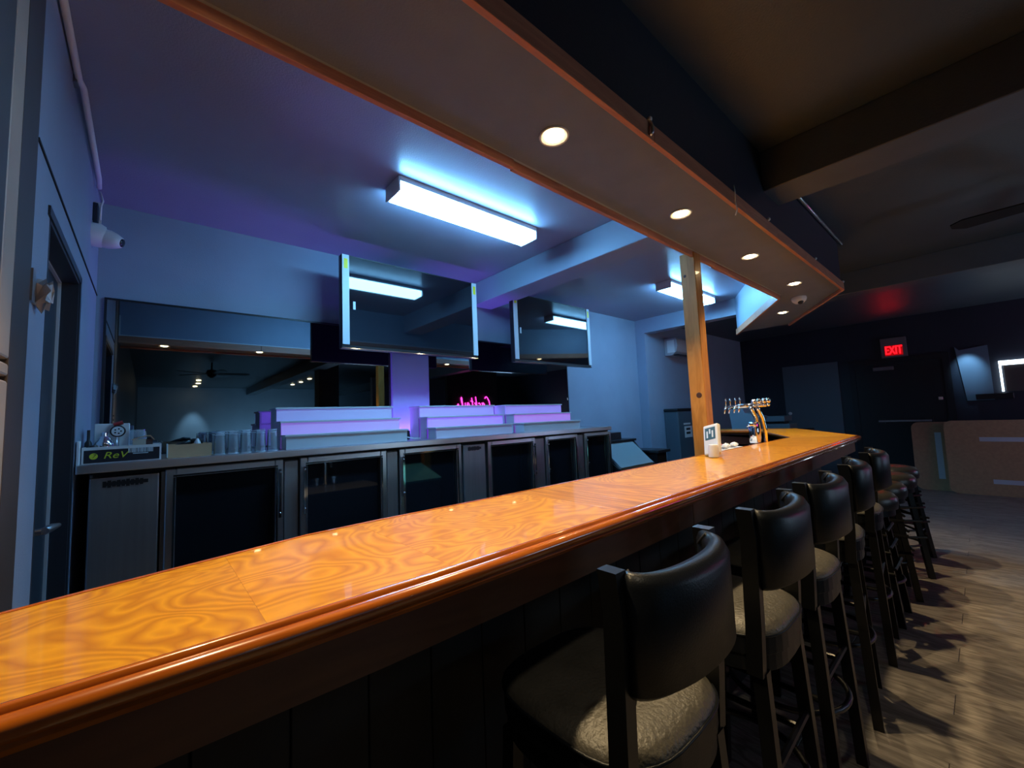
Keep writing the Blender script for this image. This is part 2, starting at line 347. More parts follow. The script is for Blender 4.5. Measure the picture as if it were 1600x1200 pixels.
# far doors and windows in the lounge
d = tag(bx('door_2', -1.42, -.36, YR - .045, YR - .002, 0, 1.99, M_dark), kind='structure')
bx('push_bar', -1.18, -.55, YR - .10, YR - .065, 1.01, 1.04, M_steeld, d, .006)
bx('push_bar_end', -1.20, -1.10, YR - .075, YR - .045, .98, 1.07, M_blackp, d, .004); bx('push_bar_end', -.62, -.53, YR - .075, YR - .045, .98, 1.07, M_blackp, d, .004)
bx('door_closer', -1.18, -.92, YR - .10, YR - .045, 1.87, 1.93, M_exitb, d, .008)
bx('deadbolt', -.45, -.40, YR - .07, YR - .045, 1.34, 1.39, M_steel, d, .006)
struct('trim_7', MB().box(-1.50, -1.42, YR - .06, YR, 0, 2.07).box(-.36, -.28, YR - .06, YR, 0, 2.07).box(-1.42, -.36, YR - .06, YR, 1.99, 2.07), M_dark)
d = tag(bx('door_3', -2.52, -1.66, YR - .04, YR - .002, 0, 2.10, M_wood_grey), kind='structure')
autosmooth(MB().lathe([(.012, 0), (.012, -.03), (.028, -.045), (.03, -.06), (.018, -.072)], (-2.44, YR - .04, 1.20), 14, 'y').build('door_knob', M_wplast, d))

# ------------------------------------------------------------------ mirrors and pier on the back wall
def mirror(y0, y1, label):
    t = thing('wall_mirror', label, 'mirror', (XB, (y0 + y1) / 2, 1.25))
    bx('mirror_glass', XB + .004, XB + .010, y0 + .012, y1 - .012, 1.21, 2.138, M_mirror, t)
    MB().box(XB, XB + .014, y0, y1, 2.138, 2.15).box(XB, XB + .014, y0, y1, 1.2, 1.21).box(XB, XB + .014, y0, y0 + .012, 1.21, 2.138).box(XB, XB + .014, y1 - .012, y1, 1.21, 2.138).build('mirror_frame', M_blackp, t)
mirror(-.215, 1.575, 'long wall mirror behind the beer glasses, left of the pale pier')
mirror(1.945, 3.92, 'long wall mirror right of the pale pier, reflecting pink lettering')
struct('wall_pier', MB().box(XB, XB + .045, 1.58, 1.94, 1.0, ZC, .003, 1), M_wall)

# ------------------------------------------------------------------ back counter
ZT = 1.198; XC = -2.72
ct = tag(MB().box(XB + .012, XC, YL + .006, 3.84, ZT - .04, ZT, .004, 2).build('back_counter_top', M_steel), 'long brushed stainless worktop along the mirrored back wall', 'counter')
def glass_door(y0, y1, par, hinge='l', sticker=False):
    x0, x1 = XC - .06, XC - .012; z0, z1 = .33, ZT - .052; f = .042
    d = MB().box(x0, x1, y0, y0 + f, z0, z1, .004, 1).box(x0, x1, y1 - f, y1, z0, z1, .004, 1).box(x0, x1, y0 + f, y1 - f, z1 - f, z1, .004, 1).box(x0, x1, y0 + f, y1 - f, z0, z0 + f, .004, 1).build('glass_door', M_steel, par)
    i = .009
    MB().box(x1, x1 + .006, y0 + f - .012, y0 + f - .003, z0 + f, z1 - f).box(x1, x1 + .006, y1 - f + .003, y1 - f + .012, z0 + f, z1 - f).box(x1, x1 + .006, y0 + f - .012, y1 - f + .012, z1 - f + .003, z1 - f + .012).build('door_bead', M_chrome, d)
    MB().box(x0 + .01, x0 + .016, y0 + f, y1 - f, z0 + f, z1 - f).build('door_glass', M_glassd, d)
    hy = y0 + f / 2 if hinge == 'r' else y1 - f / 2
    MB().box(x1 + .012, x1 + .022, hy - .008, hy + .008, z1 - .33, z1 - .05, .003, 1).box(x1, x1 + .014, hy - .006, hy + .006, z1 - .085, z1 - .07).box(x1, x1 + .014, hy - .006, hy + .006, z1 - .30, z1 - .285).build('door_pull', M_chrome, d)
    for zz in (z1 - .07, z1 - .30): MB().sphere((x1 + .024, hy, zz), .006, 8).build('door_screw', M_chrome, d, True)
    return d
def cooler(label, y0, y1, panel, doors):
    t = thing('back_bar_cooler', label, 'cooler', ((XB + XC) / 2, (y0 + y1) / 2, 0))
    xb, xf, z0, z1 = XB + .03, XC - .062, .28, ZT - .043
    b = MB().box(xb, xb + .03, y0, y1, z0, z1).box(xb, xf, y0, y0 + .03, z0, z1).box(xb, xf, y1 - .03, y1, z0, z1).box(xb, xf, y0, y1, z1 - .01, z1).box(xb, xf, y0, y1, z0, z0 + .04)
    prev = panel[1]
    for a, c in doors:
        b.box(xf - .02, xf, prev, a + .01, z0, z1); prev = c - .01
    b.box(xf - .02, xf, prev, y1, z0, z1)
    b.build('cabinet', M_steeld, t)
    bx('recess_gap', xf, xf + .012, y0 + .01, y1 - .01, z1 - .02, z1, M_gap, t)
    pn = MB().box(xf, XC - .02, panel[0], panel[1] - .008, z0 + .02, z1 - .022, .006, 2).build('side_panel', M_steeld, t)
    L = panel[1] - panel[0]
    g = MB().box(XC - .0205, XC - .018, panel[0] + .05, panel[1] - .05, z1 - .062, z1 - .045)
    n = 9
    for k in range(n):
        a = panel[0] + .045 + (L - .11) * k / n; h = (.004, .010, .002, .008, .006, .011, .003, .009, .005)[k]
        g.box(XC - .0205, XC - .0175, a, a + (L - .11) / n * .8, z1 - .066 - h * .4, z1 - .042 + h * .5)
    g.build('black_badge', M_blackp, pn)
    for i, (a, c) in enumerate(doors):
        glass_door(a, c, t, 'l' if (i == 0) else 'r')
        if i: bx('stile', xf, XC - .026, doors[i - 1][1] + .008, a - .008, z0, z1 - .022, M_steeld, t, .003, 1)
        sh = MB()
        for zz in (.62, .86):
            for k in range(6): sh.tube([(xb + .08 + k * .075, a + .05, zz), (xb + .08 + k * .075, c - .05, zz)], .003, 4)
            for k in range(5): sh.tube([(xb + .06, a + .07 + (c - a - .14) * k / 4, zz + .004), (xf - .04, a + .07 + (c - a - .14) * k / 4, zz + .004)], .002, 4)
        sh.build('wire_shelf', M_chrome, t)
    for y in (y0 + .08, y1 - .08):
        for x in (xb + .08, xf - .06):
            MB().tube([(x - .012, y, .05), (x + .012, y, .05)], .05, 12).box(x - .02, x + .02, y - .02, y + .02, .05, z0).build('caster', M_blackr, t)
    return t
cooler('three-door stainless back-bar cooler at the left, under the beer glasses', -.20, 1.865, (-.20, .055), [(.07, .60), (.69, 1.235), (1.33, 1.852)])
cooler('three-door stainless back-bar cooler at the right, under the two right-hand risers', 1.87, 3.84, (1.875, 2.10), [(2.115, 2.665), (2.80, 3.265), (3.375, 3.83)])

# tiered bottle risers
def riser(y0, w_, label, glow):
    t = thing('bottle_riser', label, 'display riser', (-3.03, y0 + w_ / 2, ZT), 'tiered white bottle risers')
    tiers = [(-2.78, 1.286), (-2.905, 1.372), (-3.03, 1.463)]
    zb = ZT
    for i, (xf, zt) in enumerate(tiers):
        xbk = tiers[i + 1][0] - .02 if i < 2 else -3.20
        bx('riser_face', xf - .012, xf, y0 + .004, y0 + w_ - .004, ZT + .001, zt - .012, glow[i], t)
        bx('tier_shelf', xbk, xf + .008, y0 - .004, y0 + w_ + .006, zt - .012, zt, M_white, t, .002, 1)
        bx('side_panel', xbk, xf - .012, y0 + .004, y0 + .016, ZT + .001, zt - .012, M_white, t)
        bx('side_panel', xbk, xf - .012, y0 + w_ - .016, y0 + w_ - .004, ZT + .001, zt - .012, M_white, t)
    return t
riser(.62, .80, 'white three-tier bottle riser beside the beer glasses, leftmost of three', (M_white, M_glow[1], M_glow[0]))
riser(1.655, .78, 'white three-tier bottle riser in the middle, under the pink reflected lettering', (M_glow[4], M_glow[3], M_glow[2]))
riser(2.575, .80, 'white three-tier bottle riser nearest the right end of the worktop', (M_white, M_glow[5], M_glow[2]))

# televisions
def tv(y0, y1, label):
    t = thing('television', label, 'television', (-3.05, (y0 + y1) / 2, 1.87))
    xf = -3.0; z0, z1 = 1.885, 2.585
    bx('cabinet', xf - .055, xf - .004, y0, y1, z0, z1, M_blackp, t, .006)
    bx('screen', xf - .004, xf, y0 + .008, y1 - .008, z0 + .03, z1 - .008, M_screen, t)
    MB().box(xf - .004, xf + .004, y0, y1, z0, z0 + .006).build('bottom_bezel', M_chrome, t)
    MB().box(xf - .004, xf + .002, y0, y1, z1 - .008, z1).build('top_bezel', M_blackp, t)
    for a, b in ((y0 + .006, y0 + .056), (y1 - .050, y1 - .002)):
        s = bx('protective_strip', xf, xf + .006, a, b, z0 + .03, z1 - .001, M_tape, t)
        k = bx('sticker', xf + .006, xf + .0066, a + .012, b - .010, z1 - .105, z1 - .03, M_yel, s)
        
    bx('paper_tag', xf + .0, xf + .0012, y0 + .085, y0 + .103, 2.18, 2.24, M_tape, t)
    bx('wall_mount', XB, xf - .055, (y0 + y1) / 2 - .2, (y0 + y1) / 2 + .2, 2.18, 2.42, M_blackp, t)
    return t
tv(1.03, 2.25, 'black wall television with white strips, larger in view, above the left riser')
tv(2.70, 3.91, 'black wall television with white strips, farther right, above the right riser')

# fluorescent fixtures
def fluor(y0, y1, label):
    t = thing('fluorescent_fixture', label, 'ceiling light', (-2.14, (y0 + y1) / 2, ZC - .1), 'fluorescent fixtures')
    bx('diffuser', -2.228, -2.072, y0 + .012, y1 - .012, ZC - .088, ZC - .030, M_fl, t, .010)
    bx('end_cap', -2.238, -2.062, y0, y0 + .012, ZC - .088, ZC, M_wplast, t, .003, 1); bx('end_cap', -2.238, -2.062, y1 - .012, y1, ZC - .088, ZC, M_wplast, t, .003, 1)
    bx('housing', -2.240, -2.060, y0 + .012, y1 - .012, ZC - .030, ZC, M_wplast, t)
fluor(1.03, 2.13, 'lit fluorescent box light on the ceiling in front of the left television')
fluor(4.12, 5.22, 'lit fluorescent box light behind the pine post')

# downlights in the soffit
def downlight(x, y, label, z=ZS, power=SPOT, color=(1, .74, .40), dirt=None, size=1.75, grp='round downlights in the soffit'):
    t = thing('downlight', label, 'downlight', (x, y, z - .008), grp)
    MB().lathe([(.034, 0), (.044, -.003), (.050, -.006), (.052, -.001), (.052, 0)], (x, y, z - .001), 24).build('trim_ring', M_wplast, t, True)
    MB().lathe([(0, -.0065), (.027, -.0065), (.034, -.001)], (x, y, z - .001), 24).build('lamp_face', M_led, t, True)
    l = lamp('downlight_bulb', 'SPOT', (x, y, z - .02), power, color, spot_size=size, spot_blend=.7, shadow_soft_size=.022)
    l.parent = None
    return t
names = {.11: 'round warm downlight in the soffit, nearest the camera, seen in the mirror', 1.02: 'round warm downlight largest in view on the soffit', 1.92: 'second warm downlight along the soffit, right of the hanging wire',
         2.83: 'third warm downlight along the soffit, above the pine post', 3.76: 'fourth warm downlight, just before the soffit camera'}
for y, s in names.items(): downlight(-.885, y, s)
downlight(-1.256, 4.81, 'last warm downlight, on the slanting end of the soffit past the dome camera')

# pine post
po = tag(MB().box(-1.155, -1.065, 2.44, 2.525, 0, ZS - .001, .003, 1).build('pine_post', M_post), 'square knotty pine post rising from the bar to the soffit', 'post')
kn = MB()
for (y, z, r) in ((2.46, 1.41, .016), (2.5, 1.9, .01)): pass
for (x, z, r) in ((-1.10, 1.42, .017), (-1.13, 2.15, .009)): kn.lathe([(r, 0), (r * .7, -.0012), (0.001, -.001)], (x, 2.44, z), 14, 'y')
kn.build('knot', mat('dark_wood_knot', (.06, .02, .008), .5), po)

# ------------------------------------------------------------------ the bar
ZB = 1.081
bar = thing('bar_counter', 'long L-shaped bar with glossy orange varnished top and dark wooden apron', 'bar', (-.9, 2.5, 0))
def fx(y):
    P = [(-.25, -.625), (.18, -.610), (.40, -.608), (1.38, -.628), (2.5, -.645), (4.27, -.668)]
    for (a, b), (c, d_) in zip(P, P[1:]):
        if y <= c: return b + (d_ - b) * (y - a) / (c - a)
    return P[-1][1]
def bxk(y):
    P = [(-.25, -.925), (-.15, -.955), (.08, -1.006), (.27, -1.050), (.44, -1.058), (.82, -1.05), (2.05, -1.056), (3.95, -1.062), (4.3, -1.062)]
    for (a, b), (c, d_) in zip(P, P[1:]):
        if y <= c: return b + (d_ - b) * (y - a) / (c - a)
    return P[-1][1]
segs = [(-.244, .12, 0), (.1202, .40, 0), (.4002, .93, 0), (.9302, 1.05, 1), (1.0502, 1.17, 1), (1.1702, 1.28, 1), (1.2802, 2.30, 0), (2.3002, 3.0, 0)]
M_front = .020
def strip(y0, y1, m, nm='top_board'):
    n = max(2, int((y1 - y0) / .12)); ys = [y0 + (y1 - y0) * i / n for i in range(n + 1)]
    return MB().prism([(fx(y) - M_front, y) for y in ys] + [(bxk(y), y) for y in ys[::-1]], ZB - .028, ZB, bev=.0003).build(nm, m, bar)
for a, b, k in segs: strip(a, b, M_topcut if k else M_top)
# end leg of the L (clipped corner), boards following the mitre
MB().prism([(fx(3.0) - M_front, 3.002), (-.688, 4.25), (-1.062, 3.95), (bxk(3.0), 3.002)], ZB - .028, ZB, bev=.0003).build('top_board', M_topcut, bar)
MB().prism([(-.6895, 4.253), (-1.425, 5.55), (-1.64, 5.05), (-1.063, 3.953)], ZB - .028, ZB, bev=.0003).build('top_board', M_top, bar)
MB().prism([(-1.427, 5.55), (-2.36, 5.52), (-2.36, 5.05), (-1.642, 5.05)], ZB - .028, ZB, bev=.0003).build('top_board', M_topcut, bar)
# ogee nosing swept along the front edge
prof = [(0, 0), (.006, .0015), (.010, -.001), (.0115, -.006), (.018, -.0055), (.025, -.010), (.028, -.017), (.026, -.025), (.022, -.029), (.024, -.033), (.020, -.040), (0, -.042)]
def sweep(path, prof, sgn=1):
    b = MB(); R = []
    for i, p in enumerate(path):
        p = Vector((*p, 0)); a = Vector((*path[max(i - 1, 0)], 0)); c = Vector((*path[min(i + 1, len(path) - 1)], 0))
        t1 = (p - a).normalized() if i else (c - p).normalized(); t2 = (c - p).normalized() if i < len(path) - 1 else t1
        t = (t1 + t2).normalized(); n = Vector((t.y, -t.x, 0)) * sgn; k = 1 / max(.5, n.dot(Vector((t1.y, -t1.x, 0)) * sgn))
        R.append([b.bm.verts.new(p + n * (q[0] * k) + Vector((0, 0, ZB + q[1]))) for q in prof])
    for a, c in zip(R, R[1:]):
        for k in range(len(prof)): b.bm.faces.new([a[k], a[(k + 1) % len(prof)], c[(k + 1) % len(prof)], c[k]])
    b.bm.faces.new(R[0]); b.bm.faces.new(R[-1][::-1]); return b
ys = [-.244 + (4.25 + .244) * i / 24 for i in range(25)]
path = [(fx(y) - M_front + .0006, y) for y in ys] + [(-1.425, 5.551), (-2.36, 5.521)]
autosmooth(sweep(path, prof).build('front_nosing', M_nose, bar), 50)
prof2 = [(0, .001), (.006, .002), (.009, -.004), (.009, -.022), (.005, -.029), (0, -.029)]
yb = [-.244 + (3.95 + .244) * i / 24 for i in range(25)]
path2 = [(bxk(y) - .0006, y) for y in yb] + [(-1.641, 5.049), (-2.36, 5.049)]
autosmooth(sweep(path2, prof2, -1).build('rear_nosing', M_nose, bar), 50)
# apron under the top
def apron(y0, y1):
    n = 6; yy = [y0 + (y1 - y0) * i / n for i in range(n + 1)]
    MB().prism([(fx(y) - .036, y) for y in yy] + [(fx(y) - .058, y) for y in yy[::-1]], .955, ZB - .040, bev=.001).build('apron_board', M_apron, bar)
for a, b in ((-.244, 1.36), (1.362, 2.9), (2.902, 4.24)): apron(a, b)
MB().prism([(-.702, 4.244), (-1.44, 5.535), (-1.46, 5.525), (-.722, 4.235)], .955, ZB - .040).build('apron_board', M_apron, bar)
MB().prism([(-1.443, 5.535), (-2.36, 5.505), (-2.36, 5.485), (-1.46, 5.515)], .955, ZB - .040).build('apron_board', M_apron, bar)
bx('rear_fascia', -2.36, -1.66, 5.075, 5.095, .93, ZB - .030, M_trim, bar)
MB().prism([(-.705, -.24), (-.76, 4.2), (-1.06, 4.2), (-1.045, .3), (-.95, -.24)], ZB - .046, ZB - .0285).build('sub_top', M_body, bar)
# knee wall of vertical boards
k = 0; y = -.235
bp0 = None
while y < 4.1:
    if bp0 is None: bp0 = MB().box(-.93, -.912, 0, .148, .10, ZB - .046, .002, 1).build('front_board', M_body, bar, loc=(-.9, 0, 0)); o = bp0
    else: o = bp0.copy(); C.objects.link(o); o.parent = bar
    o.location = (0, y - 2.5, 0); y += .15
MB().box(-.985, -.93, -.24, 4.12, 0, ZB - .046).box(-.912, -.90, -.24, 4.12, 0, .10).prism([(-.93, 4.12), (-1.52, 5.10), (-2.34, 5.10), (-2.34, 5.16), (-1.56, 5.16), (-1.0, 4.12)], 0, ZB - .046).build('knee_wall', M_body, bar)
M_rail = mat('foot_rail_painted_neon_tint', (.42, .25, .36), .32, .9)  # pink neon reflection is put into the steel's colour
fr = thing('foot_rail', 'thin metal foot rail running low along the front of the bar', 'foot rail', (-.845, 2, 0))
MB().tube([(-.845, -.2, .2), (-.845, 4.1, .2)], .019, 14).build('rail', M_rail, fr, True)
for y in (.1, .95, 1.8, 2.65, 3.5): MB().tube([(-.845, y, .2), (-.87, y, .18), (-.899, y, .17)], .008, 8).box(-.851, -.839, y - .012, y + .012, .0, .185).build('bracket', M_steeld, fr)

# ------------------------------------------------------------------ things on the bar
# card terminal on white stand
t = thing('payment_terminal', 'white handheld card terminal leaning on a white stand on the bar', 'card terminal', (-.985, 2.30, ZB))
mm = Matrix.Translation((-.975, 2.27, ZB + .010)) @ Matrix.Rotation(math.radians(-12), 4, 'Z') @ Matrix.Rotation(math.radians(-13), 4, 'Y') @ Matrix.Rotation(math.radians(-20), 4, 'X') @ Matrix.Scale(1.1, 4)
MB().box(-.042, .042, -.012, .014, 0, .155, .008, 3).xf(mm).build('terminal_body', M_wplast, t)
MB().box(-.029, .029, -.0135, -.0118, .075, .138, .001, 1).xf(mm).build('display', M_lcd, t)
q = MB()
for i in range(3): q.box(-.020 + i * .015, -.012 + i * .015, -.0142, -.0132, .085 + (i % 2) * .02, .120 + (i % 2) * .01)
q.xf(mm).build('display_icon', M_tape, t)
autosmooth(MB().lathe([(.020, 0), (.026, .004), (.026, .06), (.022, .068), (.001, .069)], (-.955, 2.235, ZB), 20).build('stand', M_wplast, t))

# beer tap tower
TX, TY = -1.10, 3.28
t = thing('beer_tap_tower', 'chrome beer tap tower with cross bar at the back edge of the bar', 'beer tap', (TX, TY, ZB))
autosmooth(MB().box(TX - .03, TX + .03, TY - .035, TY + .035, ZB, ZB + .15, .008, 2).build('column_box', M_chrome, t))
for dx, dy in ((0, .05), (.03, .085)):
    pts = [(TX + dx, TY + dy + .03, ZB), (TX + dx, TY + dy + .035, ZB + .1), (TX + dx - .004, TY + dy + .01, ZB + .18), (TX + dx - .01, TY + dy - .035, ZB + .235), (TX + dx - .01, TY + dy - .055, ZB + .26)]
    MB().tube(pts, .014, 12).build('column_pipe', M_chrome, t, True)
A = Vector((TX - .16, TY - .02, ZB + .262)); B = Vector((TX + .07, TY + .06, ZB + .275))
MB().tube([A, A.lerp(B, .5), B], [.012, .017, .018], 12).build('cross_bar', M_chrome, t, True)
MB().tube([(TX + .03, TY - .05, ZB + .13), (TX + .01, TY - .08, ZB + .135), (TX - .02, TY - .09, ZB + .125)], .009, 10).build('front_faucet', M_chrome, t, True)
for i, f in enumerate((.02, .14, .28, .40)):
    c = A.lerp(B, f)
    MB().tube([c, c + Vector((-.012, -.04, 0)), c + Vector((-.016, -.05, -.045))], [.008, .008, .006], 8).build('faucet', M_chrome, t, True)
    MB().lathe([(.004, 0), (.004, .03), (.008, .04), (.003, .058)], tuple(c + Vector((-.008, -.03, .008))), 8).build('tap_lever', M_chrome, t, True)
for f in (.72, .84, .98, 1.08):
    c = A.lerp(B, f); q = MB().sphere(tuple(c + Vector((0, -.02, .025))), .019, 12); q.sphere(tuple(c + Vector((0, -.02, -.005))), .012, 10); q.build('tap_coupling', M_chrome, t, True)
# drip tray with paper
t = thing('drip_tray', 'white drip tray with crumpled wrappers behind the bar beside the beer tap', 'tray', (-1.19, 3.05, ZB - .03))
bx('tray', -1.30, -1.075, 2.86, 3.24, ZB - .035, ZB - .022, M_wplast, t, .003, 1)
bx('tray_bracket', -1.28, -1.23, 2.9, 3.2, ZB - .35, ZB - .035, M_steeld, t)
for i in range(5):
    x, y = -1.22 + .03 * math.sin(i * 2.1), 2.93 + i * .05
    q = MB().sphere((x, y, ZB - .004), .022, 8, (1.3, 1, .7)); [setattr(v, 'co', v.co + Vector((random.uniform(-.006, .006),) * 3)) for v in q.bm.verts]
    q.build('wrapper', M_red if i == 2 else M_wplast, t)

# bartender's side of the bar: ice chest and sink whose reflections show in the cooler doors
t = thing('ice_chest', 'steel ice chest with a teal cloth over its slanted lid, reflected in the cooler glass', 'ice chest', (-1.35, 2.35, 0))
bx('chest_body', -1.60, -1.17, 1.95, 2.38, 0, .72, M_steel, t, .006)
MB().prism([(-1.61, .73), (-1.17, .86), (-1.17, .72), (-1.61, .71)], 1.94, 2.39, 'y').build('teal_cloth', M_green, t)
t = thing('bar_sink', 'steel bar sink with chrome faucet, reflected in the cooler glass', 'sink', (-1.35, 1.3, 0))
MB().box(-1.58, -1.02, .95, 1.75, .70, .74).box(-1.58, -1.54, .95, 1.75, 0, .70).box(-1.54, -1.02, .95, .99, 0, .70).box(-1.54, -1.02, 1.71, 1.75, 0, .70).build('sink_body', M_steel, t)
MB().tube([(-1.1, 1.35, .74), (-1.1, 1.35, .96), (-1.16, 1.35, 1.0), (-1.26, 1.35, .98), (-1.28, 1.35, .93)], .011, 10).build('faucet', M_chrome, t, True)
for yy in (1.27, 1.43): MB().lathe([(.014, .74), (.012, .79), (.022, .80), (.022, .815), (.001, .82)], (-1.1, yy, 0), 12).build('faucet_handle', M_chrome, t, True)
# items behind the bar seen through the opening
t = thing('plastic_bin', 'pale blue-grey plastic scoop bin standing beyond the bar end', 'bin', (-2.02, 6.0, 0))
MB().prism([(-2.27, 1.04), (-2.00, 1.04), (-1.92, 1.22), (-2.10, 1.27), (-2.14, 1.38), (-2.30, 1.36)], 5.95, 6.25, 'y', .004).build('hopper', mat('pale_blue_plastic', (.16, .22, .27), .5), t)
bx('stand', -2.28, -1.95, 5.9, 6.3, 0, 1.04, M_dark, t)
t = thing('side_cabinet', 'low dark cabinet with grey trays stacked on it past the beer tap', 'cabinet', (-2.0, 7.1, 0))
bx('cabinet_body', -2.6, -1.7, 6.9, 7.5, 0, 1.0, M_dark, t)
bx('tray_stack', -2.2, -1.86, 6.95, 7.3, 1.0, 1.085, M_wood_grey, t, .006); bx('tray_stack', -2.25, -1.92, 6.95, 7.3, 1.12, 1.20, M_wood_grey, t, .006); bx('tray_riser', -2.2, -1.95, 7.0, 7.25, 1.085, 1.12, M_dark, t)
t = thing('ice_machine', 'tall dark grey ice machine with white notices standing in the passage', 'ice machine', (-3.13, 6.4, 0))
M_ice = mat('slate_machine_casing', (.07, .095, .12), .45)
bx('casing', -3.245, -3.02, 5.95, 6.75, 0, 1.34, M_ice, t, .02, 3)
bx('lid', -3.24, -3.01, 5.93, 6.77, 1.335, 1.375, M_blackp, t, .012)
l = bx('notice', -3.02, -3.017, 6.12, 6.36, .93, 1.10, M_wplast, t)
for z in (1.04, .98): bx('notice_print', -3.017, -3.0165, 6.17, 6.30, z, z + .035, M_blackp, l)
bx('notice', -3.02, -3.017, 6.10, 6.32, 1.125, 1.15, M_wplast, t)
MB().tube([(-3.01, 6.45, 1.375), (-2.96, 6.56, 1.25), (-2.96, 6.60, 1.0), (-2.98, 6.60, .7), (-2.99, 6.62, .3)], .012, 8).build('hose', M_blackr, t, True)
t = thing('air_conditioner', 'white split air conditioner high on the passage wall', 'air conditioner', (-3.14, 6.5, 2.2))
M_ac = mat('grey_white_casing', (.42, .40, .42), .45)
pr = [(-3.249, 2.21), (-3.13, 2.21), (-3.06, 2.26), (-3.04, 2.34), (-3.045, 2.45), (-3.07, 2.48), (-3.249, 2.48)]
MB().prism(pr, 6.12, 6.98, 'y', .008).build('casing', M_ac, t)
MB().box(-3.13, -3.06, 6.16, 6.94, 2.208, 2.222).build('louvre', M_blackp, t)
bx('end_cover', -3.2, -3.08, 6.112, 6.12, 2.25, 2.45, M_wplast, t, .003, 1)

# ice bin beyond the coolers
t = thing('ice_well', 'grey undercounter ice well with sloping lid past the right cooler', 'ice well', (-2.95, 4.5, 0))
MB().prism([(-3.35, 0), (-2.70, 0), (-2.70, .72), (-2.82, .80), (-2.98, .99), (-3.35, .99)], 3.90, 4.66, 'y').build('well_body', M_blackp, t)
MB().prism([(-2.69, .735), (-2.70, .705), (-2.985, .975), (-2.985, 1.0)], 3.93, 4.60, 'y').build('sloping_lid', mat('dull_grey_lid', (.23, .27, .28), .5), t)
bx('rear_ledge', -3.36, -2.95, 3.88, 4.68, .985, 1.012, M_blackp, t, .004)
bx('rear_box', -3.30, -3.05, 4.2, 4.5, 1.012, 1.10, M_blackp, t, .004)
bx('side_shelf', -3.3, -2.66, 4.68, 4.98, .83, .865, M_blackp, t, .006); bx('side_leg', -3.2, -2.7, 4.72, 4.94, 0, .83, M_dark, t)

# ------------------------------------------------------------------ clutter on the back counter
def tray(label, y0, y1, x0, x1, h, m, name='carton_tray'):
    t = thing(name, label, 'carton', ((x0 + x1) / 2, (y0 + y1) / 2, ZT))
    MB().box(x0, x1, y0, y1, ZT, ZT + .004).box(x1 - .004, x1, y0, y1, ZT + .004, ZT + h).box(x0, x0 + .004, y0, y1, ZT + .004, ZT + h).box(x0 + .004, x1 - .004, y0, y0 + .004, ZT + .004, ZT + h).box(x0 + .004, x1 - .004, y1 - .004, y1, ZT + .004, ZT + h).build('tray_shell', m, t)
    return t
rv = tray('white carton tray with black front and yellow lettering at left end of worktop', -.232, .052, -3.08, -2.79, .078, M_wplast)
f = bx('printed_front', -2.79, -2.7888, -.225, .045, ZT + .004, ZT + .064, M_revb, rv)
text('lettering', 'ReV', .044, M_revy, rv, face_px(-2.7878, -.118, ZT + .035) @ Matrix.Diagonal((1.15, 1, 1, 1)), .0005, .25)
MB().lathe([(.0145, 0), (.0145, .0012), (.001, .0013)], (-2.7888, -.192, ZT + .035), 20, 'x').build('round_mark', M_revy, rv)
text('round_mark_letter', '7', .024, M_revb, rv, face_px(-2.7868, -.192, ZT + .035), .0003, .3)
q = MB(); yy = -.072
while yy < .02:
    w_ = random.choice((.002, .003, .005)); q.box(-2.7888, -2.788, yy, yy + w_, ZT + .043, ZT + .066); yy += w_ + random.choice((.002, .003))
q.box(-2.7888, -2.788, -.055, .002, ZT + .036, ZT + .040); q.build('barcode', M_tape, rv)
# contents of the first tray
BZ = ZT + .006
t = thing('cocktail_shaker', 'chrome cocktail shaker standing in the black-fronted carton tray', 'shaker', (-2.93, -.165, BZ))
autosmooth(MB().lathe([(.026, 0), (.036, .06), (.038, .085), (.030, .098), (.024, .112), (.014, .122), (.014, .138), (.010, .142)], (-2.93, -.165, BZ), 20).build('shaker_body', M_chrome, t))
t = thing('dark_bottle', 'small dark bottle at the left end of the black-fronted carton tray', 'bottle', (-2.93, -.218, BZ))
autosmooth(MB().lathe([(.014, 0), (.014, .09), (.006, .105), (.006, .155)], (-2.93, -.222, BZ), 14).build('bottle_body', M_blackp, t))
t = thing('small_jar', 'small dark jar with pale label left of the chrome shaker', 'jar', (-2.86, -.196, BZ))
autosmooth(MB().lathe([(.018, 0), (.018, .07), (.014, .08), (.001, .082)], (-2.86, -.198, BZ), 16).build('jar_body', M_blackp, t)); bx('jar_label', -2.845, -2.8405, -.205, -.190, BZ + .02, BZ + .06, M_tape, t)
t = thing('white_carton', 'white carton standing upright behind the chrome shaker', 'carton', (-3.0, -.135, BZ))
bx('carton_body', -3.03, -2.965, -.205, -.075, BZ, BZ + .185, M_wplast, t, .002, 1)
t = thing('bar_dial', 'round white dial with black rim in front of the white carton', 'dial', (-2.94, -.12, BZ))
MB().lathe([(.030, 0), (.030, .012), (.024, .014), (.024, .010)], (-2.955, -.118, BZ + .145), 24, 'x').build('rim', M_blackp, t, True)
MB().lathe([(.024, .010), (.024, .0145), (.001, .015)], (-2.955, -.118, BZ + .145), 24, 'x').build('dial_face', M_wplast, t)
q = MB()
for a in range(5): q.lathe([(.004, .0145), (.004, .0158), (.0005, .016)], (-2.955, -.118 + .012 * math.cos(a * 1.257), BZ + .145 + .012 * math.sin(a * 1.257)), 8, 'x')
q.build('dial_mark', M_blackp, t); MB().tube([(-2.957, -.118, BZ), (-2.957, -.118, BZ + .118)], .006, 8).build('stem', M_steel, t)
MB().tube([(-2.957, -.135, BZ + .178), (-2.957, -.10, BZ + .19)], .010, 8).build('red_cap', M_red, t)
t = thing('glass_jug', 'clear glass jug behind the small folded box', 'jug', (-2.98, -.045, BZ))
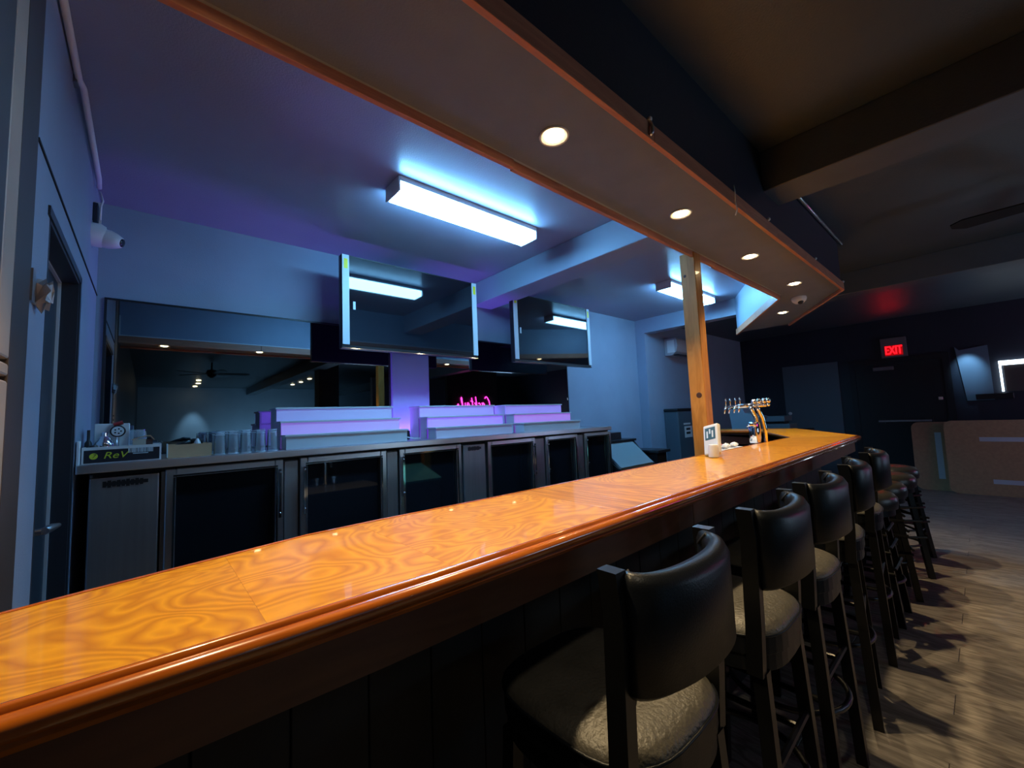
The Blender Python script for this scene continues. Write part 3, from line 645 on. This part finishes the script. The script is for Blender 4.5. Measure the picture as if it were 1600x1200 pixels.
autosmooth(MB().lathe([(.030, 0), (.038, .02), (.040, .10), (.034, .14), (.036, .15), (.033, .15), (.031, .14), (.037, .10), (.035, .022), (.001, .008)], (-2.98, -.045, BZ), 24).build('jug_body', M_glass, t))
t = thing('folded_box', 'small cream and brown box with raised flap in the black-fronted carton tray', 'box', (-2.87, -.03, BZ))
bx('box_body', -2.91, -2.83, -.058, -.008, BZ, BZ + .10, mat('cream_card', (.52, .47, .38), .7), t); bx('box_side', -2.91, -2.83, -.008, .018, BZ, BZ + .098, mat('maroon_card', (.10, .05, .045), .7), t)
MB().prism([(-.064, .10), (-.01, .118), (.010, .118), (.026, .095), (.024, .092), (.008, .112), (-.01, .113), (-.064, .097)], -2.92, -2.825, 'x').xf(Matrix.Translation((0, 0, BZ))).build('flap', M_card, t)
t = thing('shot_glass', 'small clear glass right of the small folded box', 'glass', (-2.86, .033, BZ))
def tumbler(c, r, h, inv=False):
    p = [(r * .8, 0), (r, h), (r * .93, h), (r * .75, h * .08), (.001, h * .08)]
    if inv: p = [(a, h - b) for a, b in p]
    return MB().lathe(p, c, 18)
autosmooth(tumbler((-2.86, .033, BZ), .017, .075).build('glass_body', M_glass, t), 30)
tag(bx('display_board', -2.80, -2.74, -.245, -.236, ZT, ZT + .11, M_wplast, None, .002, 1), 'narrow white upright board at the left end of the worktop', 'board')
# second tray
t2 = tray('plain brown cardboard tray of bar tools left of the beer glasses', .078, .262, -3.02, -2.79, .068, M_card)
MB().box(-2.9, -2.788, .0745, .078, ZT + .004, ZT + .074).build('side_label', M_tape, t2)
for nm, lb, pts, r, m in (('bar_tool', 'black bar strainer handle lying in the brown cardboard tray', [(-2.9, .10, ZT + .05), (-2.88, .15, ZT + .072), (-2.9, .17, ZT + .078)], .009, M_blackp),
                          ('bar_tool', 'black rolled cloth lying across the brown cardboard tray', [(-2.97, .11, ZT + .05), (-2.92, .19, ZT + .082), (-2.9, .23, ZT + .078)], .013, M_blackr)):
    o = MB().tube(pts, r, 8).build(nm, m, None, True); tag(o, lb, 'bar tool')
tag(MB().lathe([(.022, 0), (.014, .03), (.004, .05)], (-2.88, .205, ZT + .045), 12).build('pour_funnel', M_wplast), 'small white funnel in the brown cardboard tray', 'funnel')
# beer glasses
g0 = None; n = 0
for row, x in enumerate((-2.81, -2.885, -2.96)):
    for k in range(5 if row < 2 else 4):
        y = .300 + k * .062 + (row % 2) * .012 + (.01 if k > 2 else 0)
        if g0 is None:
            g0 = autosmooth(tumbler((x, y, ZT), .0285, .125, True).build('beer_glass', M_glass), 30); o = g0
            base = Vector(o.location)
            for nm, rr, zz in (('rim', .0235, .124), ('base_glint_ring', .0285, .002), ('base_glint_ring', .0225, .112)):
                MB().tube([(x + rr * math.cos(2 * PI * q / 20), y + rr * math.sin(2 * PI * q / 20), ZT + zz) for q in range(20)], .0011, 5, closed=True).build(nm, M_rim, o, True)  # pale opaque rings paint in bright glints along the glass edges
        else:
            o = copy_tree(g0); o.location = (x, y, base.z)
        o['_o'] = tuple(o.location)
        side = ('first', 'second', 'third', 'fourth', 'fifth')[k]; rw = ('front', 'middle', 'back')[row]
        tag(o, '%s upturned clear beer glass from the left in the %s row' % (side, rw), 'glass', 'upturned beer glasses on the worktop')
        s = .96 + .1 * ((k * 7 + row * 3) % 5) / 5; o.scale = (1, 1, s)
# black speaker / phone between risers and dark device
t = thing('wall_socket_box', 'small black box with cables between the left and middle risers', 'box', (-3.1, 1.53, ZT))
bx('box_body', -3.13, -3.06, 1.50, 1.585, ZT, ZT + .07, M_blackp, t, .003, 1)
MB().tube([(-3.06, 1.53, ZT + .05), (-3.04, 1.54, ZT + .02), (-2.98, 1.57, ZT + .008), (-2.93, 1.60, ZT + .007)], .005, 6).build('cable', M_wplast, t, True)

# ------------------------------------------------------------------ cameras, conduit, small fittings
t = thing('dome_camera', 'white dome security camera on the soffit beside the fourth downlight', 'security camera', (-1.012, 4.33, ZS))
t.location = (-.985, 4.28, ZS - .06); t['_o'] = tuple(t.location)
autosmooth(MB().lathe([(.055, 0), (.058, -.012), (.052, -.035), (.030, -.055), (.001, -.060)], (-.985, 4.28, ZS), 24).build('housing', M_wplast, t))
MB().sphere((-.972, 4.262, ZS - .045), .024, 14).build('lens_ball', M_blackp, t, True)
t = thing('turret_camera', 'white turret security camera high in the left wall corner', 'security camera', (-3.03, YL, 2.4))
autosmooth(MB().lathe([(.062, 0), (.062, .035), (.050, .055)], (-3.03, YL, 2.395), 24, 'y').build('mount_ring', M_wplast, t))
mm = Matrix.Translation((-3.03, YL + .05, 2.385)) @ Vector((.35, 1, -.25)).to_track_quat('Z', 'Y').to_matrix().to_4x4()
autosmooth(MB().lathe([(.050, 0), (.050, .02), (.040, .05), (.028, .072), (.024, .074)], (0, 0, 0), 22).xf(mm).build('head', M_wplast, t))
MB().lathe([(.022, .070), (.022, .077), (.001, .079)], (0, 0, 0), 18).xf(mm).build('lens', M_blackp, t, True)
t = thing('junction_box', 'small open cable box above the turret camera on the left wall', 'cable box', (-3.05, YL, 2.5))
bx('box_plate', -3.10, -3.02, YL, YL + .02, 2.47, 2.57, M_navy, t, .002, 1); bx('bracket', -3.095, -3.085, YL + .0, YL + .03, 2.46, 2.60, M_wplast, t)
MB().tube([(-3.08, YL + .02, 2.66), (-3.06, YL + .035, 2.60), (-3.03, YL + .03, 2.56), (-3.02, YL + .03, 2.48)], .005, 6).build('cable', M_wplast, t, True)
t = thing('cable_conduit', 'white surface conduit along the top of the left wall', 'conduit', (-2.2, YL + .02, 2.70))
MB().tube([(-1.66, YL + .015, 2.715), (-2.2, YL + .015, 2.712), (-2.24, YL + .024, 2.708), (-3.0, YL + .02, 2.70), (-3.06, YL + .018, 2.67)], .011, 10).build('conduit_pipe', M_wplast, t, True)
MB().box(-2.23, -2.19, YL, YL + .012, 2.69, 2.72).build('saddle_clip', M_steeld, t)
t = thing('wall_tape_wad', 'crumpled silver tape wad stuck to the left wall beside the doorway', 'tape', (-1.84, YL + .02, 1.70))  # a wad of tape on the wall
q = MB().sphere((-1.73, YL + .012, 1.735), .032, 12, (1, .6, 1.1))
for v in q.bm.verts: v.co += Vector((random.uniform(-.016, .016), random.uniform(-.004, .016), random.uniform(-.018, .018)))
q.build('tape_wad', mat('silver_tape', (.42, .41, .40), .5), t); bx('tape_strip', -1.70, -1.66, YL + .0, YL + .006, 1.70, 1.79, M_steeld, t)
t = thing('metal_conduit', 'thin metal conduit along the top of the dark soffit side', 'conduit', (-.67, 3.8, 2.68))
MB().tube([(-.672, 2.76, 2.69), (-.670, 4.38, 2.685)], .011, 10).build('conduit_pipe', M_steel, t, True)
for i, y in enumerate((1.27, 2.47, 3.41, 4.26)):
    lb = ('small plastic hook on the soffit edge nearest the camera', 'small plastic hook on the soffit edge past the hanging wire', 'small plastic hook on the soffit edge above the fourth downlight', 'small plastic hook at the outer corner of the soffit')[i]
    t = thing('cable_hook', lb, 'hook', (-.675, y, ZS + .04))
    MB().sphere((-.668, y, ZS + .047), .010, 10).build('hook_head', M_wplast, t, True); 
    if i == 0: MB().tube([(-.668, y, ZS + .045), (-.662, y + .005, ZS + .02), (-.66, y, ZS - .004), (-.668, y - .004, ZS - .012)], .006, 8).build('hook_arm', M_steel, t, True)
w0 = MB().tube([(-.66, 1.98, ZS + .06), (-.658, 1.985, ZS + .03), (-.664, 1.995, ZS - .01), (-.66, 2.0, ZS - .05), (-.668, 1.995, ZS - .075)], .0025, 6).build('hanging_wire', M_wplast, None, True)
tag(w0, 'thin white wire end hanging from the outer soffit trim', 'wire')

# ------------------------------------------------------------------ stools
def legs(t, w2, d2, top, splay, m, back_top=None):
    for sx in (-1, 1):
        for sy in (-1, 1):
            x0, y0 = sx * d2, sy * w2; x1, y1 = x0 + sx * splay * .8, y0 + sy * splay * .6
            MB().prism([(-.017, -.015), (.017, -.015), (.017, .015), (-.017, .015)], 0, 1, bev=0).xf(Matrix(((1, 0, x0 - x1, x1), (0, 1, y0 - y1, y1), (0, 0, top, 0), (0, 0, 0, 1)))).build('leg', m, t)
def backed_stool():
    t = thing('bar_stool', 'x', 'stool', (0, 0, 0))
    # seat: rounded square cushion, front towards -X
    n = 40; pts = []
    for k in range(n):
        a = 2 * PI * k / n; e = .62
        cx, sy = math.cos(a), math.sin(a)
        pts.append((.205 * math.copysign(abs(cx) ** e, cx) - .01, .19 * math.copysign(abs(sy) ** e, sy)))
    b = MB(); R = []
    MB().prism([(x * .995, y * .995) for x, y in pts], .697, .740, bev=.002).build('seat_band', M_vinyl, t)
    for s_, z in ((.9, .741), (.995, .7415), (.992, .746), (.96, .757), (.86, .768), (.6, .773), (.3, .775)):
        R.append([b.bm.verts.new((x * s_, y * s_, z)) for x, y in pts])
    for a_, c_ in zip(R, R[1:]):
        for k in range(n): b.bm.faces.new([a_[k], a_[(k + 1) % n], c_[(k + 1) % n], c_[k]])
    b.bm.faces.new(R[0][::-1]); b.bm.faces.new(R[-1])
    s = autosmooth(b.build('seat', M_seat, t))
    MB().tube([(x * 1.0, y * 1.0, .744) for x, y in pts], .0035, 6, closed=True).build('piping', M_vinyl, s, True)
    MB().prism([(x * .97, y * .97) for x, y in pts], .655, .697).build('seat_frame', M_vinyl, t)
    # back posts (each carried on from the rear leg)
    for sy in (-1, 1):
        pp = [(.145, .168, .655), (.152, .170, .78), (.158, .172, 1.0), (.152, .174, 1.07)]
        b = MB(); R = []
        for i, (x, y, z) in enumerate(pp):
            hx, hy = (.019, .014)
            R.append([b.bm.verts.new((x + u * hx + (0 if i < 3 else .0), sy * y + v * hy, z)) for u, v in ((-1, -1), (1, -1), (1, 1), (-1, 1))])
        for a_, c_ in zip(R, R[1:]):
            for k in range(4): b.bm.faces.new([a_[k], a_[(k + 1) % 4], c_[(k + 1) % 4], c_[k]])
        b.bm.faces.new(R[0][::-1]); b.bm.faces.new(R[-1]); b.build('back_post', M_swood, t)
    # curved upholstered back wrapping between the posts, bulging to +X
    b = MB(); R = []; ns = 26
    for i in range(ns + 1):
        u = i / ns; a = -PI / 2 + PI * u
        x = .158 + .062 * math.cos(a) ** .75 if abs(math.cos(a)) > 1e-6 else .158
        y = .158 * math.sin(a)
        nx, ny = math.cos(a) / .062, math.sin(a) / .158; L = math.hypot(nx, ny); nx /= L; ny /= L
        if i in (0, ns): nx, ny = 1, 0
        th = .016 + .010 * math.sin(PI * u)
        drop = .035 * math.sin(PI * u)
        zt = 1.068 - .006 * math.sin(PI * u); zb = .865 + .01 * math.sin(PI * u)
        cs = [(-th, zb + .01), (-th, zt - .02), (-th * .6, zt - .005), (0, zt), (th * .6, zt - .005), (th, zt - .022), (th, zb + .012), (th * .4, zb), (-th * .5, zb)]
        R.append([b.bm.verts.new((x + nx * q, y + ny * q, z)) for q, z in cs])
    m_ = len(R[0])
    for a_, c_ in zip(R, R[1:]):
        for k in range(m_): b.bm.faces.new([a_[k], a_[(k + 1) % m_], c_[(k + 1) % m_], c_[k]])
    b.bm.faces.new(R[0][::-1]); b.bm.faces.new(R[-1])
    bk = b.build('backrest', M_vinyl, t, True)
    for sy in (-1, 1):
        MB().tube([(.165, sy * .150, .85), (.178, sy * .148, .90), (.178, sy * .148, 1.04), (.168, sy * .148, 1.064), (.150, sy * .148, 1.04)], .0035, 6).build('seam_piping', M_blackr, bk, True)
    legs(t, .150, .150, .66, .035, M_swood)
    q = MB()
    for sy in (-1, 1): q.tube([(-.165, sy * .160, .36), (.165, sy * .160, .36)], .010, 8)
    q.tube([(-.163, -.16, .44), (-.163, .16, .44)], .010, 8).tube([(.163, -.16, .42), (.163, .16, .42)], .010, 8)
    q.build('rung', M_swood, t)
    ring = [(.19 * math.cos(2 * PI * k / 36), .19 * math.sin(2 * PI * k / 36), .30) for k in range(36)]
    MB().tube(ring, .010, 8, closed=True).build('foot_ring', M_dsteel, t, True)
    return t
def plain_stool():
    t = thing('backless_stool', 'x', 'stool', (0, 0, 0))
    autosmooth(MB().lathe([(.165, .665), (.18, .67), (.185, .70), (.182, .735), (.165, .757), (.12, .768), (.05, .772), (.001, .773)], (0, 0, 0), 32).build('seat', M_pseat, t), 60)
    autosmooth(MB().lathe([(.150, .625), (.165, .63), (.165, .666), (.001, .667)], (0, 0, 0), 32).build('seat_frame', M_swood, t))
    legs(t, .095, .095, .63, .075, M_swood)
    for z, r in ((.30, .150), (.42, .138), (.52, .128)):
        q = MB()
        for sy in (-1, 1): q.tube([(-r, sy * r * .95, z), (r, sy * r * .95, z)], .009, 8).tube([(sy * r, -r * .95, z + .03), (sy * r, r * .95, z + .03)], .009, 8)
        q.build('rung', M_swood, t)
    ring = [(.17 * math.cos(2 * PI * k / 36), .17 * math.sin(2 * PI * k / 36), .24) for k in range(36)]
    MB().tube(ring, .009, 8, closed=True).build('foot_ring', M_dsteel, t, True)
    return t
S0 = backed_stool()
spots = [(-.590, .765, .0, 'nearest black vinyl stool with curved back, largest in view'),
         (-.590, 1.345, .02, 'second black vinyl stool with curved back from the camera'),
         (-.590, 1.85, .0, 'third black vinyl stool with curved back from the camera'),
         (-.600, 2.42, .14, 'fourth black vinyl stool, turned so its back shows a pale inner face'),
         (-.610, 3.03, .08, 'farthest stool with a curved back, before the backless ones')]
for i, (x, y, a, lb) in enumerate(spots):
    s = S0 if i == 0 else copy_tree(S0)
    s.location = (x, y, 0); s.rotation_euler = (0, 0, a); tag(s, lb, 'stool', 'black stools with curved backs along the bar')
P0 = plain_stool()
for i, (x, y, lb) in enumerate([(-.585, 3.52, 'nearest backless black stool, beside the last stool with a back'), (-.585, 3.99, 'second backless black stool past the stools with backs'),
                                (-.575, 4.48, 'third backless black stool past the stools with backs'), (-.60, 5.02, 'farthest backless black stool at the end of the bar row')]):
    s = P0 if i == 0 else copy_tree(P0)
    s.location = (x, y, 0); s.rotation_euler = (0, 0, .3 * i); tag(s, lb, 'stool', 'backless black stools at the far end of the bar')

# ------------------------------------------------------------------ lounge side
t = thing('exit_sign', 'lit red EXIT sign above the dark door at the far end', 'exit sign', (-.90, YR - .06, 2.05))
bx('housing', -1.055, -.735, YR - .06, YR, 2.075, 2.40, M_exitb, t, .006)
bx('sign_face', -1.005, -.785, YR - .068, YR - .06, 2.105, 2.27, mat('exit_dim_red_face', (.2, 0, 0), .4, emit=(1, .004, .01), es=.35), t)
for dx in (0, .004, -.004): text('lettering', 'EXIT', .185, M_exitr, t, face_ny(-.895 + dx, YR - .0705, 2.187) @ Matrix.Diagonal((.56, 1.05, 1, 1)), .001)
l = lamp('exit_glow', 'AREA', (-.895, YR - .12, 2.2), .25, (1, .01, .02), shape='RECTANGLE', size=.3, size_y=.15); aim(l, (-.9, YR - 1.0, 2.5))

def sheet(label, x0, x1, zt, y0, y1, strips, tilt, name='fibreboard_sheet'):
    t = thing(name, label, 'board', ((x0 + x1) / 2, y0, 0))
    hh = zt; a = tilt; r = .09; pts = []
    for cx, cz, s in ((x0 + r, r, PI), (x1 - r, r, 1.5 * PI), (x1 - r, hh - r, 0), (x0 + r, hh - r, .5 * PI)):
        for k in range(6):
            th = s + (PI / 2) * k / 5; pts.append((cx + r * math.cos(th), cz + r * math.sin(th)))
    R_ = Matrix.Translation((0, y0, 0)) @ Matrix.Rotation(-a, 4, 'X')
    MB().prism(pts, 0, .02, 'y').xf(R_).build('sheet', M_kraft, t)
    for (a0, a1, b0, b1) in strips: MB().box(a0, a1, -.002, 0, b0, b1).xf(R_).build('white_strip', M_tape, t)
    return t
# leaned slightly, tops back against the wall
sheet('brown board with rounded corners leaning at the left, one upright white strip', -.78, .25, 1.02, 8.86, 9.1, [(-.53, -.46, .17, .86)], .16)
sheet('larger brown board with two level white strips, leaning in front of the left one', -.42, 1.35, 1.04, 8.72, 9.0, [(-.08, .42, .74, .80), (.0, .95, .16, .22)], .16)

t = thing('pass_through_window', 'dark window with a bright lit top edge on the far wall at right', 'window', (.6, YR, 1.4))
bx('blind', .24, 1.2, YR - .05, YR - .02, 1.42, 1.80, M_blind, t)
bx('lit_edge', .20, 1.25, YR - .06, YR - .02, 1.80, 1.865, M_win, t); bx('lit_edge', .20, .222, YR - .06, YR - .02, 1.42, 1.80, M_win, t)
t = thing('wall_ledge', 'black box on the ledge below the lit window', 'box', (.1, YR - .1, 1.3))
bx('ledge_box', -.06, .30, YR - .16, YR - .002, 1.32, 1.40, M_blackp, t, .006)
t = thing('wall_light_patch', 'lighter board added on the far wall in place of a cone of light', 'panel', (-.05, YR - .03, 1.3))
MB().prism([(-.215, 2.14), (-.17, 2.08), (.12, 2.12), (.12, 1.31), (-.15, 1.31)], YR - .03, YR - .002, 'y').build('light_patch_board', mat('painted_light_patch', (.12, .17, .23), .4), t)  # board shape and lighter colour stand in for light falling on the navy wall
l = lamp('light_patch_spot', 'SPOT', (-.1, YR - .35, 2.15), 26, (.35, .68, 1), spot_size=.9, spot_blend=.9, shadow_soft_size=.03); aim(l, (-.1, YR, 1.75))  # spot added to brighten the painted light patch

# ceiling fans
def fan(cx, cy, cz, rot, label):
    t = thing('ceiling_fan', label, 'ceiling fan', (cx, cy, cz))
    autosmooth(MB().lathe([(.02, .12), (.08, .10), (.10, .04), (.07, -.02), (.02, -.06)], (cx, cy, cz), 20).build('motor', M_blackp, t))
    MB().tube([(cx, cy, cz + .1), (cx, cy, ZC)], .015, 8).build('downrod', M_blackp, t)
    for k in range(5):
        a = rot + 2 * PI * k / 5; m_ = Matrix.Translation((cx, cy, cz + .03)) @ Matrix.Rotation(a, 4, 'Z') @ Matrix.Rotation(.2, 4, 'X')
        MB().prism([(.09, -.03), (.30, -.055), (.60, -.065), (.66, -.02), (.66, .03), (.60, .065), (.30, .05), (.09, .03)], -.004, .004).xf(m_).build('blade', M_blackp, t)
fan(.62, 4.0, 2.47, PI - .12, 'black ceiling fan whose blades enter the frame at upper right')
fan(3.6, .95, 2.47, .4, 'black ceiling fan over the lounge, seen only in the long mirror')

# lounge downlights, pillar, television and neon seen in the mirrors
for i, (x, y) in enumerate(((7.3, 1.0), (8.2, 1.06), (9.2, 1.05), (6.1, 3.5), (7.1, 3.52), (8.0, 3.5))):
    lb = ('lounge ceiling spot reflected in the left mirror, %s of the %s trio' % (('nearest', 'middle', 'last')[i % 3], ('left', 'right')[i // 3]))
    t = thing('lounge_downlight', lb, 'downlight', (x, y, ZC - .02), 'lounge ceiling spots')
    MB().lathe([(.05, 0), (.05, -.012), (.04, -.012), (.001, -.010)], (x, y, ZC), 16).build('lamp_face', M_led, t, True)
struct('wall_pillar', MB().box(2.2, 2.5, 2.62, 3.02, 0, ZC), M_dark)
tag(bx('lounge_television', XR - .06, XR - .005, 3.5, 4.6, 1.25, 1.95, M_screen, None, .01), 'dark television on the far lounge wall, reflected in the left mirror', 'television')
struct('wall_partition', MB().box(5.2, 5.35, 5.0, 7.6, 0, ZC), M_wall)
t = thing('neon_sign', 'pink neon script sign on the lounge wall, reflected in the right mirror', 'neon sign', (2.5, 6.7, 1.7))
# strokes of a cursive word, written in the plane facing the bar (u runs to the reader's right)
def neon(word, x, yc, zc, wd, ht, par):
    S = {'C': [[(.9, .85), (.7, 1), (.4, .95), (.1, .6), (.1, .25), (.35, 0), (.7, .05), (1.0, .25)]], 'o': [[(.5, .5), (.2, .4), (.15, .15), (.4, 0), (.7, .1), (.75, .35), (.5, .5), (.9, .45)]],
         'c': [[(.8, .45), (.5, .5), (.2, .3), (.25, .05), (.55, 0), (.95, .2)]], 'k': [[(.2, 0), (.3, 1)], [(.7, .5), (.28, .25), (.6, .15), (.9, .05)]],
         't': [[(.4, .9), (.3, .15), (.5, 0), (.9, .15)], [(.1, .6), (.8, .65)]], 'a': [[(.75, .5), (.35, .5), (.15, .2), (.4, 0), (.7, .2), (.75, .5), (.78, .05), (1, .1)]],
         'i': [[(.4, .5), (.4, .08), (.8, .1)]], 'l': [[(.3, .1), (.7, .8), (.55, 1), (.35, .7), (.4, .05), (.8, .1)]], 's': [[(.2, .05), (.6, .5), (.75, .2), (.5, 0), (.2, .05)]]}
    W = {'C': 1.3, 'i': .6, 'l': .7, 't': .8}; tot = sum(W.get(ch, .9) for ch in word); u = 0
    for ch in word:
        w_ = W.get(ch, .9)
        for st in S[ch]:
            pts = [(x, yc + wd / 2 - (u + (a + b * .25) * w_ * .95) / tot * wd, zc + b * ht - ht / 2) for a, b in st]
            fine = []
            for i in range(len(pts) - 1):
                for k in range(4): fine.append(tuple(Vector(pts[i]).lerp(Vector(pts[i + 1]), k / 4)))
            fine.append(pts[-1])
            for _ in range(2):
                f2 = [Vector(q) for q in fine]; fine = [f2[0]] + [(f2[i - 1] + f2[i] * 2 + f2[i + 1]) / 4 for i in range(1, len(f2) - 1)] + [f2[-1]]
            MB().tube(fine, .010, 6).build('neon_stroke', M_neon, par, True)
        u += w_
neon('Cocktails', 2.44, 6.72, 1.80, 1.15, .34, t)
bx('sign_backing', 2.46, 2.475, 6.0, 7.4, 1.5, 1.96, M_blackp, t)
struct('wall_neon_stub', MB().box(2.5, 2.6, 5.9, 7.6, 0, ZC), M_dark)
for y in (6.1, 7.3): MB().tube([(2.475, y, 1.7), (2.499, y, 1.7)], .01, 8).build('stand_off', M_steel, t)

for o in bpy.data.objects:
    if '_o' in o: del o['_o']
